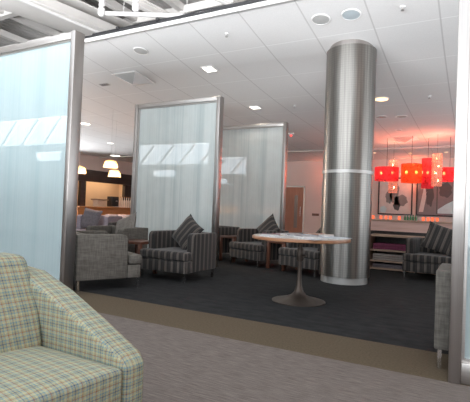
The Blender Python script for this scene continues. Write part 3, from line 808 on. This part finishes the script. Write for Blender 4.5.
def dome(x, y, z, rad, label):
    r_ = empty('dome_pendant', (x, y, z), 0, label, 'pendant lamp')
    obj('lamp_shade', lathe(BM(), [(rad, 0), (rad * .96, .07), (rad * .76, .15), (rad * .3, .18), (rad * .28, .175), (rad * .74, .143), (rad * .93, .066), (rad * .97, 0), (rad, 0)], 36, cap=False), M['pend'], r_, smooth=True)
    obj('bulb', lathe(BM(), [(0, .03), (.05, .06), (.05, .1), (.02, .15), (0, .16)], 14), emit('warm_bulb', (1, .75, .45), 5), r_, smooth=True)
    obj('cord', tube(BM(), [(0, 0, .15), (0, 0, cz(y) - z)], .003, 6), M['greypl'], r_)
    l = bpy.data.lights.new('lamp_glow', 'POINT'); l.energy = 60; l.color = (1, .70, .46); l.shadow_soft_size = .06
    link('lamp_glow', l, r_, (0, 0, -.05))
dome(-7.98, 8.13, 1.95, .17, 'cream dome pendant lamp at left, upper of the pair before the bar')
dome(-8.64, 8.96, 1.80, .165, 'cream dome pendant lamp at left, lower of the pair before the bar')
dome(-9.50, 8.52, 1.86, .18, 'cream dome pendant lamp half hidden by the left screen post')

g = empty('display_counter', (-9.9, 17.3, 0), 0, 'small counter with a glowing orange display seen through the farther pale screen', 'counter')
obj('body', bx(-.55, .55, -.3, .3, 0, .85), M['darkwood'], g, bevel=.01)
obj('display', bx(-.5, .5, -.25, .25, .86, 1.15), emit('orange_display', (1, .38, .10), 3.5), g)
obj('canopy', bx(-.55, .55, -.3, .3, 1.15, 1.19), M['darkwood'], g)
# ------------------------------------------------------------------ light
wd = bpy.data.worlds.new('sky'); S.world = wd; wd.use_nodes = True
nt = wd.node_tree; bg = nt.nodes['Background']
bg.inputs[0].default_value = (.86, .93, 1, 1); bg.inputs[1].default_value = 2.4
def area(name, loc, rot, sx, sy, e, c=(1, 1, 1)):
    l = bpy.data.lights.new(name, 'AREA'); l.shape = 'RECTANGLE'; l.size = sx; l.size_y = sy; l.energy = e; l.color = c
    return link(name, l, None, loc, rot)
area('skylight_daylight', (-2.8, -.2, 5.6), (0, 0, 0), 11, 5, 40, (.94, .97, 1))
area('window_daylight', (-1.9, YF - .3, 2.6), (R(90), 0, 0), 12, 4.2, 120, (.95, .97, 1))
area('added_ceiling_fill', (-4, -14, -3.2), (R(90 + 20), 0, 0), 30, 6, 18500, (.97, .98, 1))  # unseen area light added below floor level to brighten the lounge ceiling
area('added_ceiling_fill_right', (15, 8, -3.0), (R(90 + 20), 0, R(90)), 10, 6, 2300, (.97, .98, 1))  # added area light outside the right wall, fills the lounge ceiling
area('added_ceiling_fill_left', (-24, 9, -3.0), (R(90 + 20), 0, R(-90)), 20, 6, 9000, (.97, .98, 1))  # added area light outside the left wall, lifts the left ceiling
for x, lb in ((-5.25, 'added red light on the far wall hidden behind the steel column'), (-2.0, 'added red light between the two framed pictures, hidden behind the orange red drum lamp'), (.8, 'added red light on the far wall hidden behind the right screen post')):
    q = empty('added_red_light', (x, YB, 2.62), 0, lb, 'added light')  # added lights with invented fixtures, kept out of sight, to redden the far corner
    obj('backplate', bx(-.04, .04, -.02, 0, -.10, .10), M['chrome'], q, bevel=.004)
    obj('lamp_shade', lathe(BM(), [(.05, -.08), (.055, .09), (.051, .09), (.046, -.08), (.05, -.08)], 20, cap=False), M['shade_orange'], q, (0, -.09, 0), smooth=True)
    obj('bulb', lathe(BM(), [(0, -.04), (.022, -.01), (.022, .02), (0, .05)], 12), M['bulb'], q, (0, -.09, 0), smooth=True)
    l = bpy.data.lights.new('lamp_glow', 'POINT'); l.energy = 14 if x < -5 else 38; l.color = (1, .20, .09); l.shadow_soft_size = .06
    link('lamp_glow', l, q, (0, -.35, .02))
area('bar_light', (XL - .7, 15.4, 2.6), (0, 0, 0), 1.0, 4, 60, (1, .70, .42))

GROUPS = {'club_armchair': 'club armchairs in the lounge', 'scatter_cushion': 'scatter cushions on the armchairs', 'side_table': 'small wooden side tables', 'glass_partition': 'frosted glass screens in steel frames',
          'ceiling_downlight': 'ceiling downlights', 'ceiling_speaker': 'round ceiling discs', 'ceiling_vent': 'square ceiling vents', 'sprinkler': 'ceiling sprinkler heads', 'drum_pendant': 'red drum pendant lamps',
          'crystal_pendant': 'crystal pendant lamps', 'dome_pendant': 'cream dome pendant lamps', 'framed_picture': 'framed pictures on the far wall', 'folded_cloth': 'folded cloths on the rack', 'added_red_light': 'added red lights on the far wall',
          'steel_beam': 'steel beams overhead', 'conduit_pipe': 'white pipes overhead'}
for o in S.objects:
    g = GROUPS.get(o.name.split('.')[0])
    if o.parent is None and g and 'group' not in o.keys(): o['group'] = g
vs = S.view_settings
vs.view_transform = 'Standard'; vs.look = 'None'; vs.gamma = 1; vs.exposure = .14; vs.use_curve_mapping = False
S.cycles.max_bounces = 10
S.cycles.transparent_max_bounces = 12
S.cycles.sample_clamp_indirect = 4
